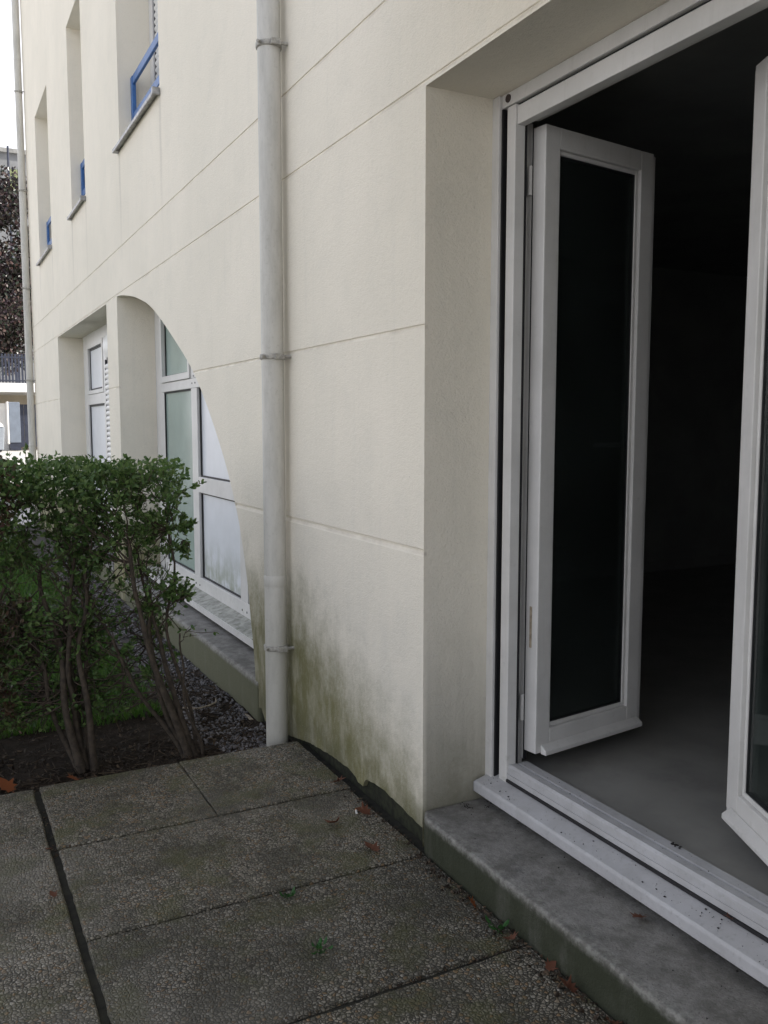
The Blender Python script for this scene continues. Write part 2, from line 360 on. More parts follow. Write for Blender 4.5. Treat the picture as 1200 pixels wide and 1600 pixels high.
w = MB()
ys = sorted({YNEAR, YEND, DOOR[0], DOOR[1], LEFT[0], LEFT[1], ARCH[0], ARCH[1]} | {u for q in UP for u in q[:2]})
zs = sorted({-.30, .12, 2.443, 2.445, ZTOP, 3.565, 5.39} | {u for g in GRO for u in g[:2]})
holes = [DOOR, LEFT, (ARCH[0], ARCH[1], -.3, 2.445)] + UP
def inhole(y, z): return any(a < y < b and c < z < d for a, b, c, d in holes)
rag = [(2.445, .070), (2.53, .074), (2.60, .084), (2.676, .088), (2.75, .092), (2.82, .088), (2.866, .082), (2.886, .066), (2.90, .042), (2.945, .040), (2.965, .056), (3.03, .066), (3.10, .062),
       (3.20, .060), (3.31, .050), (3.42, .040), (3.5, .024), (3.58, .01), (3.65, -.004), (3.74, -.02), (3.82, -.03), (3.92, -.05), (4.0, -.04), (4.06, .01), (4.10, .0), (4.13, .07)]
def band(y0, y1, z0, z1):
    for a, b, d in GRO:
        if abs(z0 - a) < 1e-6 and abs(z1 - b) < 1e-6:
            h = b - a
            w.quad((0, y0, b), (0, y1, b), (d, y1, b - h * .15), (d, y0, b - h * .15))
            w.quad((d, y0, b - h * .15), (d, y1, b - h * .15), (d, y1, b - h * .45), (d, y0, b - h * .45))
            w.quad((d, y0, b - h * .45), (d, y1, b - h * .45), (0, y1, a), (0, y0, a)); return
    w.quad((0, y0, z0), (0, y1, z0), (0, y1, z1), (0, y0, z1))
for y0, y1 in zip(ys, ys[1:]):
    for z0, z1 in zip(zs, zs[1:]):
        yc, zc = (y0 + y1) / 2, (z0 + z1) / 2
        if inhole(yc, zc): continue
        if abs(y0 - 2.445) < 1e-6 and z1 <= .1201: continue
        band(y0, y1, z0, z1)
# ragged foot of the render between the door and the arch, standing proud of the footing
rj = []
rag = [(a_, b_ - .010) for a_, b_ in rag]
for (ya, za), (yb, zb) in zip(rag, rag[1:]):
    k = max(1, int((yb - ya) / .012))
    for i in range(k):
        t = i / k; rj.append((ya + (yb - ya) * t, za + (zb - za) * t + .0045 * fbm((ya + (yb - ya) * t) * 38, 3.3)))
rj.append(rag[-1])
for (ya, za), (yb, zb) in zip(rj, rj[1:]):
    w.quad((0, ya, za), (0, yb, zb), (0, yb, .12), (0, ya, .12)); w.quad((0, ya, za), (.02, ya, za), (.02, yb, zb), (0, yb, zb))
# wall between arch curve and pipe
az = sorted({z for y, z in AC if z >= .12 and not any(q[0] - 1e-4 < z < q[1] + 1e-4 for q in GRO)} | {.12} | {u for g in GRO for u in g[:2] if u < 2.445} | {2.445})
for z0, z1 in zip(az, az[1:]):
    y0, y1 = arch_y(z0), arch_y(z1)
    g = [q for q in GRO if q[0] - 1e-6 <= z0 and z1 <= q[1] + 1e-6]
    d = 0
    if g:
        a_, b_, d_ = g[0]; h_ = b_ - a_
        for (za, xa), (zb_, xb) in (((b_, 0), (b_ - h_ * .15, d_)), ((b_ - h_ * .15, d_), (b_ - h_ * .45, d_)), ((b_ - h_ * .45, d_), (a_, 0))):
            w.quad((xa, 4.13, za), (xa, arch_y(za), za), (xb, arch_y(zb_), zb_), (xb, 4.13, zb_))
    else: w.quad((d, 4.13, z0), (d, y0, z0), (d, y1, z1), (d, 4.13, z1))
    w.add([(d, y0, z0), (d, y1, z1), (.34, y1, z1), (.34, y0, z0)], [(0, 1, 2, 3)])
w.quad((0, 4.13, -.3), (0, 4.13, .12), (.34, 4.13, .12), (.34, 4.13, -.3))
w.quad((0, ARCH[1], -.3), (0, ARCH[1], 2.445), (.34, ARCH[1], 2.445), (.34, ARCH[1], -.3))
for a, b, c, d in [DOOR, LEFT] + UP:
    w.quad((0, a, c), (0, a, d), (.34, a, d), (.34, a, c)); w.quad((0, b, c), (.34, b, c), (.34, b, d), (0, b, d))
    w.quad((0, a, d), (0, b, d), (.34, b, d), (.34, a, d)); w.quad((0, a, c), (.34, a, c), (.34, b, c), (0, b, c))
# the other three sides
w.quad((0, YEND, -.3), (10, YEND, -.3), (10, YEND, ZTOP), (0, YEND, ZTOP)); w.quad((10, YNEAR, -.3), (10, YEND, -.3), (10, YEND, ZTOP), (10, YNEAR, ZTOP)); w.quad((0, YNEAR, -.3), (0, YNEAR, ZTOP), (10, YNEAR, ZTOP), (10, YNEAR, -.3))
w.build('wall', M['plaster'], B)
f = MB(); f.box(.018, .30, 2.445, 4.128, -.3, .11); f.build('footing', M['footing'], B)
r = MB(); r.box(-.25, 10.25, YNEAR - .25, YEND + .25, ZTOP, ZTOP + .25); r.build('roof', M['roof'], B, .03)

# concrete ledges under the openings
def ledge(y0, y1, z, x0=-.02):
    m = MB(); m.box(x0, .345, y0, y1, -.3, z)
    return m.build('step', M['concrete'], B, .022, 3)
m = MB(); m.prism([(-.022, .2), (.345, .2), (.345, 2.443), (.004, 2.443), (.002, 2.432), (-.008, 2.420), (-.018, 2.40), (-.022, 2.375)], 'z', -.3, .12)
m.build('step', M['concrete'], B, .028, 4)
ledge(4.085, 7.465, .128, -.006).name = 'ledge'
ledge(7.945, 11.145, .128, -.006).name = 'ledge'

# ------------------------------------------------------------------ french door
fr = MB()
def jamb(side):                        # side=+1: far jamb (Y=2.445), -1: near one (mirror about the middle)
    mid = (2.445 + 1.02) / 2
    def Y(a): return a if side > 0 else 2 * mid - a
    def bx(x0, x1, ya, yb, z0=.215, z1=2.443): fr.box(x0, x1, min(Y(ya), Y(yb)), max(Y(ya), Y(yb)), z0, z1)
    bx(.248, .335, 2.408, 2.447, .17, 2.4425)
    bx(.262, .300, 2.338, 2.383, .20, 2.400)
    bx(.3005, .360, 2.3835, 2.44, .215, 2.400); bx(.345, .360, 2.362, 2.383, .266, 2.357)
jamb(1); jamb(-1)
fr.box(.258, .34, 1.06, 2.407, 2.402, 2.4425)
fr.box(.268, .300, 1.06, 2.3375, 2.337, 2.394); fr.box(.3005, .352, 1.06, 2.3375, 2.358, 2.394)
fr.box(.29, .345, 1.06, 2.337, 2.3945, 2.4015)
DF = fr.build('door_frame', M['frame'], B, .0025, 2)
g = MB()
g.box(.258, .300, 2.4005, 2.4075, .192, 2.40); g.box(.300, .306, 2.384, 2.4003, .192, 2.40); g.box(.3003, .307, 2.3365, 2.382, .266, 2.357); g.box(.346, .358, 2.3585, 2.3615, .266, 2.357)
g.box(.275, .2895, 1.06, 2.4, 2.3945, 2.4012); g.box(.2595, .2675, 1.05, 2.3370, .2095, .2185)
g.build('gasket', M['rubber'], DF)
pg = MB(); pg.tube([(.2575, 2.371, 2.424), (.254, 2.371, 2.424)], .0125, 16); pg.build('plug', m_simple('brown_plug', (.055, .04, .035), .6), DF)
th = MB()
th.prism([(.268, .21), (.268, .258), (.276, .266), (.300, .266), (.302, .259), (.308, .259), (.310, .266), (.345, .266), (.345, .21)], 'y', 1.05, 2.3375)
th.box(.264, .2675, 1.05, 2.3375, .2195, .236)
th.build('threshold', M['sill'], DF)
si = MB()
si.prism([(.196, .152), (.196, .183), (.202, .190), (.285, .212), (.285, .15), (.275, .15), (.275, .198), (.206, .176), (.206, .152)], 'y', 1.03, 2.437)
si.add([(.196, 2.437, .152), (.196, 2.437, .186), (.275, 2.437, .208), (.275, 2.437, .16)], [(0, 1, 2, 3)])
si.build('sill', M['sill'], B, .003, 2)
ap = MB(); ap.box(.262, .30, 1.03, 2.44, .11, .20); ap.build('sill_backing', M['footing'], B)

def sash(hinge, free, mirror):
    """sash from hinge corner to free corner (plan), outer face towards the terrace"""
    h = Vector((hinge[0], hinge[1], 0)); u = Vector((free[0], free[1], 0)) - h; L = u.length - .022; u.normalize()
    nrm = Vector((u.y, -u.x, 0)) if not mirror else Vector((-u.y, u.x, 0))      # outward normal
    # frame coords: a along width, d depth inwards, z
    Mx = Matrix(((u.x, -nrm.x, 0, h.x), (u.y, -nrm.y, 0, h.y), (0, 0, 1, 0), (0, 0, 0, 1)))
    z0, z1 = .300, 2.342; sw = .066
    m = MB()
    def bx(a0, a1, d0, d1, c0, c1): m.box(a0, a1, d0, d1, c0, c1, Mx)
    bx(0, sw, 0, .055, z0, z1); bx(L - sw, L, 0, .055, z0, z1); bx(sw, L - sw, 0, .055, z1 - sw, z1); bx(sw, L - sw, 0, .055, z0, z0 + .078)
    # lip that overlaps the frame on the room side, and glazing step
    bx(L + .0005, L + .022, .009, .050, z0 + .006, z1 - .004)
    s = .014
    for a0, a1, c0, c1 in ((sw, sw + s, z0 + .078, z1 - sw), (L - sw - s, L - sw, z0 + .078, z1 - sw), (sw + s, L - sw - s, z1 - sw - s, z1 - sw), (sw + s, L - sw - s, z0 + .078, z0 + .078 + s)):
        bx(a0, a1, .012, .050, c0, c1)
    o = m.build('door_sash', M['frame'], B, .003, 2)
    gk = MB()
    a0, a1, c0, c1 = sw + s, L - sw - s, z0 + .078 + s, z1 - sw - s; q = .004
    for x0, x1, y0, y1 in ((a0, a0 + q, c0, c1), (a1 - q, a1, c0, c1), (a0 + q, a1 - q, c0, c0 + q), (a0 + q, a1 - q, c1 - q, c1)):
        gk.box(x0, x1, .0165, .0295, y0, y1, Mx)
    gk.build('gasket', M['rubber'], o)
    gl = MB(); gl.box(a0 + .001, a1 - .001, .020, .024, c0 + .001, c1 - .001, Mx); gl.build('glass', M['glass'], o)
    # drip board along the foot
    dr = MB(); pr = [(-.004, .0), (.0, .0)]
    b0, b1 = (.022, L - .006) if not mirror else (.02, L - .03)
    pts = [(-.0012, z0 - .003), (-.027, z0 - .003), (-.027, z0 + .012), (-.0012, z0 + .030)]
    vs = [Mx @ Vector((a, d, z)) for a in (b0, b1) for d, z in pts]
    dr.add(vs, [(0, 1, 2, 3), (7, 6, 5, 4), (0, 4, 5, 1), (1, 5, 6, 2), (2, 6, 7, 3), (3, 7, 4, 0)])
    dr.build('drip_board', M['frame'], o, .003, 2)
    if not mirror:                      # bare strip where the coating has peeled off the hinge edge
        sc_ = MB(); sc_.box(-.0015, -.0002, .026, .036, .66, .80, Mx); sc_.build('peeled_strip', M['straw'], o)
    # lever handle on the room side of the closing stile
    hb = MB(); hz = 1.33
    hb.box(L - .048, L - .022, .0555, .063, hz - .07, hz + .07, Mx)
    c = [Mx @ Vector((L - .035, .063, hz)), Mx @ Vector((L - .035, .095, hz)), Mx @ Vector((L - .045, .105, hz)), Mx @ Vector((L - .15, .105, hz))]
    hb.tube(c, [.010, .010, .010, .008], 10)
    hb.build('handle', M['frame'], o, .002)
    # hinges
    for hz in (.45, 2.18):
        hg = MB(); hg.tube([Mx @ Vector((-.006, .062, hz - .045)), Mx @ Vector((-.006, .062, hz + .045))], .008, 10); hg.build('hinge', M['frame'], o)
    return o
sash((.352, 2.300), (.902, 2.381), False)
sash((.336, 1.196), (.575, 1.712), True)
# room behind the door
rm = MB()
x0, x1, y0, y1, z0, z1 = .346, 7.0, -.8, 5.2, .20, 2.62
rm.quad((x1, y0, z0), (x1, y1, z0), (x1, y1, z1), (x1, y0, z1)); rm.quad((x0, y1, z0), (x1, y1, z0), (x1, y1, z1), (x0, y1, z1)); rm.quad((x0, y0, z0), (x1, y0, z0), (x1, y0, z1), (x0, y0, z1))
rm.quad((x0, y0, z1), (x1, y0, z1), (x1, y1, z1), (x0, y1, z1))
for a, b, c, d in ((y0, 1.03, z0, z1), (2.44, y1, z0, z1), (1.03, 2.44, 2.44, z1)):
    rm.quad((x0, a, c), (x0, b, c), (x0, b, d), (x0, a, d))
rm.build('room_wall', M['room'], B)
fl = MB(); fl.quad((.30, y0, .232), (x1, y0, .232), (x1, y1, .232), (.30, y1, .232)); fl.build('room_floor', M['lino'], B)
sk = MB(); sk.box(x1 - .015, x1 - .001, y0, y1, .233, .31); sk.box(x0 + .02, x1 - .02, y1 - .015, y1 - .001, .233, .31); sk.build('skirting', M['room'], B)

# ------------------------------------------------------------------ half arch window
aw = MB()
def bar(m, y0, y1, z0, z1, x0=XR, x1=.33): m.box(x0, x1, y0, y1, z0, z1)
bar(aw, 7.385, 7.468, .20, 2.45, .30, .335); bar(aw, 7.15, 7.385, .20, 2.45, .262, .33) if False else None
bar(aw, 7.13, 7.36, .205, 2.444, .285, .33)
bar(aw, 4.14, 7.13, .205, .318); bar(aw, 4.14, 7.13, 1.665, 1.735)
bar(aw, 6.105, 6.255, .318, 1.665); bar(aw, 6.105, 6.255, 1.735, 2.444)
bar(aw, 5.05, 5.19, .318, 1.665); bar(aw, 5.19, 6.105, .93, 1.04); bar(aw, 4.14, 5.05, .93, 1.04); bar(aw, 4.14, 4.24, .318, 1.665)
# sash of the upper light
for q in ((7.08, 7.128, 1.737, 2.443), (6.257, 6.30, 1.737, 2.443), (6.30, 7.08, 1.737, 1.785), (6.30, 7.08, 2.40, 2.443)): bar(aw, *q, .258, .32)
AW = aw.build('window_frame', M['frame'], B, .003, 2)
def pane(m, y0, y1, z0, z1, x=.300, par=AW, name='pane'):
    p = MB(); p.box(x, x + .008, y0, y1, z0, z1); p.build(name, m, par)
pane(M['frosted'], 6.30, 7.08, 1.785, 2.40, .298); pane(M['frosted'], 6.255, 7.13, .318, 1.665)
pane(M['panel'], 5.19, 6.105, .318, .93, name='panel'); pane(M['panel'], 5.19, 6.105, 1.04, 1.665, name='panel')
pane(M['frosted'], 4.24, 5.05, .318, .93); pane(M['frosted'], 4.24, 5.05, 1.04, 1.665); pane(M['frosted'], 4.14, 6.105, 1.735, 2.444)
gk = MB()
def gask(y0, y1, z0, z1, q=.011, x0=.2885, x1=.2965):
    for a, b, c, d in ((y0, y0 + q, z0, z1), (y1 - q, y1, z0, z1), (y0 + q, y1 - q, z0, z0 + q), (y0 + q, y1 - q, z1 - q, z1)): gk.box(x0, x1, a, b, c, d)
gask(5.19, 6.105, .318, .93); gask(5.19, 6.105, 1.04, 1.665); gask(6.255, 7.13, .318, 1.665); gask(6.30, 7.08, 1.785, 2.40, .008); gask(4.24, 5.05, .318, .93)
gk.build('gasket', M['rubber'], AW)
for y, z in ((6.22, .262), (6.12, .262), (6.22, 1.70), (6.14, 1.70), (5.16, .262), (5.07, .262), (6.18, 1.75)):
    sc = MB(); sc.tube([(.2698, y, z), (.2675, y, z)], .007, 8); sc.build('drain_cap', M['rubber'], AW)
def wsill(y0, y1):
    m = MB(); m.prism([(.150, .165), (.150, .200), (.156, .206), (.269, .232), (.269, .165)], 'y', y0, y1)
    o = m.build('sill', [M['alga_sill']], B, .002)
    e = MB(); e.box(.145, .1495, y0, y1, .162, .203); e.build('sill_edge', M['frame'], o)
    return o
wsill(4.145, 7.455); wsill(7.95, 11.14)

# ------------------------------------------------------------------ window in the flat-headed opening
lw = MB()
bar(lw, 11.06, 11.148, .205, 2.444, .297, .33); bar(lw, 10.80, 11.06, .205, 2.444, .272, .33)
bar(lw, 7.95, 10.80, 2.33, 2.444); bar(lw, 7.95, 10.80, 1.64, 1.755); bar(lw, 7.95, 10.80, .205, .32); bar(lw, 9.55, 9.74, .32, 1.64); bar(lw, 9.55, 9.74, 1.755, 2.33)
for q in ((10.70, 10.80, 1.757, 2.328), (9.742, 9.80, 1.757, 2.328), (9.80, 10.70, 1.757, 1.80), (9.80, 10.70, 2.275, 2.328)): bar(lw, *q, .262, .32)
LW = lw.build('window_frame', M['frame'], B, .003, 2)
pane(M['panel'], 9.80, 10.70, 1.80, 2.275, .295, LW, 'panel'); pane(M['panel'], 9.74, 10.80, .32, 1.64, .30, LW, 'panel')
gk = MB(); gask(9.80, 10.70, 1.80, 2.275, .022); gask(9.74, 10.80, .32, 1.64, .022); gk.build('gasket', M['rubber'], LW)
def shutter(y0, y1, z0, z1, x, par, pitch=.052):
    """closed roller shutter: convex slats, dark slot line at the guide"""
    m = MB(); n = int((z1 - z0) / pitch)
    for i in range(n):
        a = z0 + i * pitch; pr = []
        for k in range(7):
            t = k / 6; pr.append((x - .011 * math.sin(math.pi * t), a + pitch * (.04 + .92 * t)))
        pr += [(x + .006, a + pitch * .96), (x + .006, a + pitch * .04)]
        m.prism(pr, 'y', y0, y1)
    o = m.build('roller_shutter', M['slat'], par)
    g = MB(); g.box(x - .004, x + .012, y1 + .001, y1 + .03, z0, z1); g.build('guide_slot', M['slot'], o)
    return o
shutter(7.96, 9.22, .25, 2.06, .205, B)
hb = MB(); hb.prism([(.205 - .03 * math.sin(math.pi * k / 10), 2.08 + .22 * k / 10) for k in range(11)] + [(.23, 2.30), (.23, 2.08)], 'y', 7.96, 9.20); hb.build('shutter_hood', M['slat'], B)

# ------------------------------------------------------------------ balcony added out of view to shade the terrace and door
m = MB(); m.box(-2.10, -.001, -.6, 2.30, 2.98, 3.16); m.build('shade_balcony_slab', M['plaster'], B, .01)
m = MB()
for k in range(24): m.box(-2.06, -2.04, -.55 + k * .121, -.53 + k * .121, 3.162, 4.06)
m.box(-2.07, -2.03, -.57, 2.27, 4.061, 4.10); m.build('shade_balcony_railing', M['blue'], B)
# ------------------------------------------------------------------ first-floor windows
for i, (a, b, c, d) in enumerate(UP):
    wf = MB()
    bar(wf, b - .11, b - .001, c + .03, d - .002, .25, .33); bar(wf, a + .001, a + .11, c + .03, d - .002, .25, .33); bar(wf, a + .11, b - .11, c + .03, c + .12, .25, .33); bar(wf, a + .11, b - .11, d - .2, d - .002, .25, .33)
    F = wf.build('window_frame', M['frame'], B, .003, 2)
    o = shutter(a + .11, b - .145, c + .12, d - .2, .268, F, .05)
    p = MB(); p.box(.32, .334, a + .1, b - .1, c + .1, d - .1); p.build('pane', M['darkwin'], F)
    s = MB(); s.prism([(-.045, c - .058), (-.045, c - .034), (-.038, c - .030), (.25, c + .004), (.25, c - .012), (-.03, c - .045), (-.03, c - .058)], 'y', a + .005, b - .005)
    s.box(-.045, -.002, b - .005, b + .06, c - .058, c - .031)
    s.box(-.052, -.003, a - .02, a + .0045, c - .064, c - .020); s.build('sill', M['zinc'], B, .002)
    rl = MB(); X0, X1 = .095, .125; t = .062; zb = c + .165; zt = c + .505
    rl.box(X0, X1, b - .004 - t, b - .004, zb, zt); rl.box(X0, X1, a + .004, a + .004 + t, zb, zt)
    rl.box(X0 + .004, X1 - .004, a + .004 + t, b - .004 - t, zt - t, zt - .001); rl.box(X0 + .004, X1 - .004, a + .004 + t, b - .004 - t, zb + .001, zb + t)
    rl.build('guard_rail', M['blue'], B, .003, 1)

# ------------------------------------------------------------------ downpipes
def downpipe(x, y, rad, clamps, sleeves, top, bot):
    m = MB()
    zz = [bot]
    m.tube([(x, y, bot), (x, y, sleeves[0])], rad * 1.01, 28)
    for s0, s1 in zip(sleeves, sleeves[1:] + [top]):
        m.tube([(x, y, s0 + .0005), (x, y, s1)], rad, 28)
    for s in sleeves:
        m.tube([(x, y, s - .012), (x, y, s - .008), (x, y, s + .034), (x, y, s + .037)], [rad * 1.012, rad * 1.045, rad * 1.04, rad * 1.005], 28)
    p = m.build('downpipe', M['pipe'], B)
    for c in clamps:
        k = MB()
        k.tube([(x, y, c - .012), (x, y, c - .010), (x, y, c + .010), (x, y, c + .012)], [rad * 1.02, rad * 1.14, rad * 1.14, rad * 1.02], 28)
        sd = rad * 1.12
        k.tube([(x + .012, y - sd, c), (.02, y - sd, c)], .007, 8); k.box(x - .012, x + .03, y - sd - .014, y - sd + .008, c - .012, c + .012)
        k.tube([(x - sd * .9, y - .5 * sd, c), (x - sd * 1.15, y - .65 * sd, c)], .007, 8)
        k.build('clamp', M['clamp'], p, .0015, 1)
    return p
downpipe(-.064, 3.66, .0485, (.41, 1.697, 2.99, 4.4, 5.9, 7.4), [.70, 3.4, 6.3], ZTOP - .02, -.06)
downpipe(-.070, 13.79, .048, (.55, 2.053, 3.363, 4.72, 6.07, 7.4), [1.1, 3.9, 6.5], ZTOP - .02, -.15)

# ================================================================== ground
def gz(x, y):
    t = min(1, max(0, (y - 15.0) / 9.0)); t = t * t * (3 - 2 * t)
    return -.13 + .85 * t
gm = MB(); xs = [-120, -60, -30, -15, -8, -4, 0, 4, 8, 15, 30, 60, 120]; yy = [-120, -60, -20, 0, 8, 14.5] + [15 + .75 * i for i in range(13)] + [30, 40, 60, 120, 250]
for i in range(len(xs) - 1):
    for j in range(len(yy) - 1):
        q = [(xs[i], yy[j]), (xs[i + 1], yy[j]), (xs[i + 1], yy[j + 1]), (xs[i], yy[j + 1])]
        gm.add([(a, b, gz(a, b) - .06) for a, b in q], [(0, 1, 2, 3)], True)
tag(gm.build('ground', M['pave_light'], recalc=False), kind='structure')
def sheet(name, x0, x1, y0, y1, zf, mat, n=30, m_=30):
    m = MB()
    vs = [(x0 + (x1 - x0) * i / n, y0 + (y1 - y0) * j / m_) for j in range(m_ + 1) for i in range(n + 1)]
    m.add([(a, b, zf(a, b)) for a, b in vs], [(j * (n + 1) + i, j * (n + 1) + i + 1, (j + 1) * (n + 1) + i + 1, (j + 1) * (n + 1) + i) for j in range(m_) for i in range(n)], True)
    return tag(m.build(name, mat, recalc=False), kind='structure')
def soil_z(x, y): return -.045 - .03 * min(1, max(0, (y - 3.55) / .5)) + .018 * fbm(x * 5, y * 5) + .008 * fbm(x * 17, y * 17)
sheet('soil_bed', -6.0, .02, 3.50, 4.75, soil_z, M['soil'], 150, 50)
def lawn_z(x, y): return -.10 + .02 * fbm(x * 1.4, y * 1.4) + .01 * min(1, max(0, (y - 4.3)))
sheet('lawn', -9, -.36, 4.50, 14.2, lawn_z, M['lawn'], 40, 40)
sheet('gravel_strip', -.40, .02, 4.30, 14.2, lambda x, y: -.085 + .008 * fbm(x * 9, y * 9), M['gravelbed'], 12, 120)
sheet('patio_bed', -4.6, .02, -4, 3.515, lambda x, y: -.008, m_simple('joint_moss', (.020, .019, .012), .95, .5, 30, .7, 90), 4, 4)

random.seed(4)
pv = MB(); G = .006
def slab(x0, x1, y0, y1, dz=0):
    # slightly tilted slab with uneven edges
    t = [random.uniform(-.0015, .0015) for _ in range(4)]; n = 22
    ex = lambda k, s: .0042 * fbm(k * 3.1, s * 7.7, dz * 900)
    top = []
    def ht(u, v): return (t[0] * (1 - u) * (1 - v) + t[1] * u * (1 - v) + t[2] * u * v + t[3] * (1 - u) * v) + dz
    ring = []
    for k in range(n): ring.append((k / n, 0))
    for k in range(n): ring.append((1, k / n))
    for k in range(n): ring.append((1 - k / n, 1))
    for k in range(n): ring.append((0, 1 - k / n))
    outer = []; low = []; inner = []
    for i, (u, v) in enumerate(ring):
        x = x0 + (x1 - x0) * u + ex(i * .7, x0); y = y0 + (y1 - y0) * v + ex(i * .9, y1)
        cx, cy = (x0 + x1) / 2, (y0 + y1) / 2
        outer.append((x, y, ht(u, v) - .005)); low.append((x, y, -.05)); ix = x - .005 * (1 if u > .5 else -1) * (1 if u in (0, 1) else 0); iy = y - .005 * (1 if v > .5 else -1) * (1 if v in (0, 1) else 0)
        inner.append((ix, iy, ht(u, v)))
    N = len(ring); o = len(pv.v); pv.v += inner + outer + low
    pv.f.append([o + i for i in range(N)]); pv.mi.append(0); pv.sm.append(False)
    for i in range(N):
        j = (i + 1) % N
        pv.f.append([o + i, o + N + i, o + N + j, o + j]); pv.mi.append(0); pv.sm.append(False)
        pv.f.append([o + N + i, o + 2 * N + i, o + 2 * N + j, o + N + j]); pv.mi.append(0); pv.sm.append(False)
rows = [3.530, 2.965, 2.383, 1.825, 1.25, .68, .1, -.47, -1.05, -1.6, -2.2, -2.8]
for k, (b, a) in enumerate(zip(rows, rows[1:])):
    g = (.010, .006, .009, .006)[k % 4]
    if k == 0:
        slab(-1.090, -.547, a + g, b, .0065); slab(-.544, -.018, a + g, b, .0075)
    else:
        slab(-1.090, -.026, a + g, b, .0065 - .0035 * min(k, 5))
for k, (b, a) in enumerate(zip([3.525, 1.62, .5, -.6, -1.7, -2.8], [1.62, .5, -.6, -1.7, -2.8])):
    slab(-2.21, -1.113, a + .006, b, .003); slab(-3.33, -2.218, a + .006, b, .001); slab(-4.45, -3.336, a + .006, b, .0)
tag(pv.build('patio_paving', M['paving'], recalc=False), kind='structure')

# ================================================================== stuff on the ground
random.seed(11)
gs = MB()
OCT = [(1, 0, 0), (0, 1, 0), (-1, 0, 0), (0, -1, 0), (0, 0, 1), (0, 0, -1)]
OF = [(0, 1, 4), (1, 2, 4), (2, 3, 4), (3, 0, 4), (1, 0, 5), (2, 1, 5), (3, 2, 5), (0, 3, 5)]
def pebble(m, x, y, z, s):
    a = random.uniform(0, 6.28); ca, sa = math.cos(a), math.sin(a); sx, sy, sz = s * random.uniform(.7, 1.2), s * random.uniform(.6, 1), s * random.uniform(.45, .8)
    vs = []
    for i in range(2):
        pass
    for ox, oy, oz in OCT:
        px, py = ox * sx, oy * sy; vs.append((x + px * ca - py * sa + random.uniform(-.1, .1) * s, y + px * sa + py * ca, z + oz * sz + random.uniform(-.1, .1) * s))
    m.add(vs, OF, True)
for _ in range(9000):
    y = 3.62 + (random.random() ** 1.5) * 6.5; x = random.uniform(-.40, -.012)
    if x < -.34 + .07 * fbm(y * 3.3, 7.7) or fbm(x * 7, y * 5, 3.1) > .34: continue
    if y < 4.35 and x < -.40 + .10 * fbm(x * 4, y * 4) + (y - 3.62) * -.15: continue
    z = (soil_z(x, y) if y < 4.6 else -.083) + random.uniform(-.002, .006)
    pebble(gs, x, y, z, random.uniform(.006, .013))
tag(gs.build('gravel', M['gravel'], recalc=False), 'grey gravel strip along the foot of the arched window ledge', 'gravel', kind='stuff')

gr = MB()
for _ in range(52000):
    y = 4.40 + (random.random() ** 1.7) * 7.5; x = random.uniform(-3.4, -.36)
    if y < 4.75 + .2 * fbm(x * 4, 2) and random.random() < .6: continue
    if x > -.40 + .07 * fbm(y * 3, 1): continue
    z = (lawn_z(x, y) if y > 4.5 else soil_z(x, y)) - .005; h = random.uniform(.03, .085); a = random.uniform(0, 6.28); wd = random.uniform(.0018, .0035) * (1 + (y - 4) * .12)
    dx, dy = math.cos(a) * wd, math.sin(a) * wd; lx, ly = random.gauss(0, .022), random.gauss(0, .022)
    gr.add([(x - dx, y - dy, z), (x + dx, y + dy, z), (x + lx * .5 + dx * .7, y + ly * .5 + dy * .7, z + h * .6), (x + lx * 1.3, y + ly * 1.3, z + h), (x + lx * .5 - dx * .7, y + ly * .5 - dy * .7, z + h * .6)], [(0, 1, 2, 3, 4)])
tag(gr.build('grass', M['grass'], recalc=False), 'short green lawn grass behind the hedge', 'grass', kind='stuff')

def leaf_geo(m, P, d, side, L, wdt, fold=.25):
    """one small pointed leaf: base P, direction d, side vector, folded along the midrib"""
    nn = d.cross(side).normalized(); a = P; b = P + d * L
    m1 = P + d * L * .32; l1 = m1 + side * wdt * .48 + nn * fold * wdt; r1 = m1 - side * wdt * .48 + nn * fold * wdt
    m2 = P + d * L * .72; l2 = m2 + side * wdt * .44 + nn * fold * wdt * .9; r2 = m2 - side * wdt * .44 + nn * fold * wdt * .9
    m.add([a, l1, l2, b, r2, r1], [(0, 1, 2, 3), (0, 3, 4, 5)])
def rvec(): 
    while True:
        v = Vector((random.uniform(-1, 1), random.uniform(-1, 1), random.uniform(-1, 1)))
        if .05 < v.length < 1: return v.normalized()
lt = MB()
for _ in range(5200):
    x = random.uniform(-3.2, -.05); y = 3.545 + abs(random.gauss(0, .45))
    if y > 4.8: continue
    if random.random() < .16: x, y = random.uniform(-.42, -.03), random.uniform(3.6, 5.2)
    P = Vector((x, y, (soil_z(x, y) if y < 4.6 else -.08) + random.uniform(0, .014))); d = rvec(); d.z *= .35; d.normalize(); sd = d.cross(Vector((0, 0, 1)) + rvec() * .4).normalized()
    if random.random() < .25:
        lt.tube([P, P + d * random.uniform(.03, .09)], random.uniform(.0012, .0025), 4)
    else: leaf_geo(lt, P, d, sd, random.uniform(.012, .034), random.uniform(.008, .02), .3)
for k_ in range(700):                    # dirt and moss bits filling the paving joints
    if k_ % 3 == 0: x, y = random.uniform(-1.110, -1.092), random.uniform(1.2, 3.5)
    else: x, y = random.uniform(-1.08, -.05), random.choice((2.970, 2.388, 1.830, 1.254)) + random.uniform(-.001, .009)
    if fbm(x * 4, y * 4, 5) < -.05: continue
    P = Vector((x, y, -.004 + random.uniform(-.003, .003))); d = rvec(); d.z *= .3; d.normalize(); leaf_geo(lt, P, d, d.cross(rvec()).normalized(), random.uniform(.004, .013), random.uniform(.003, .008), .3)
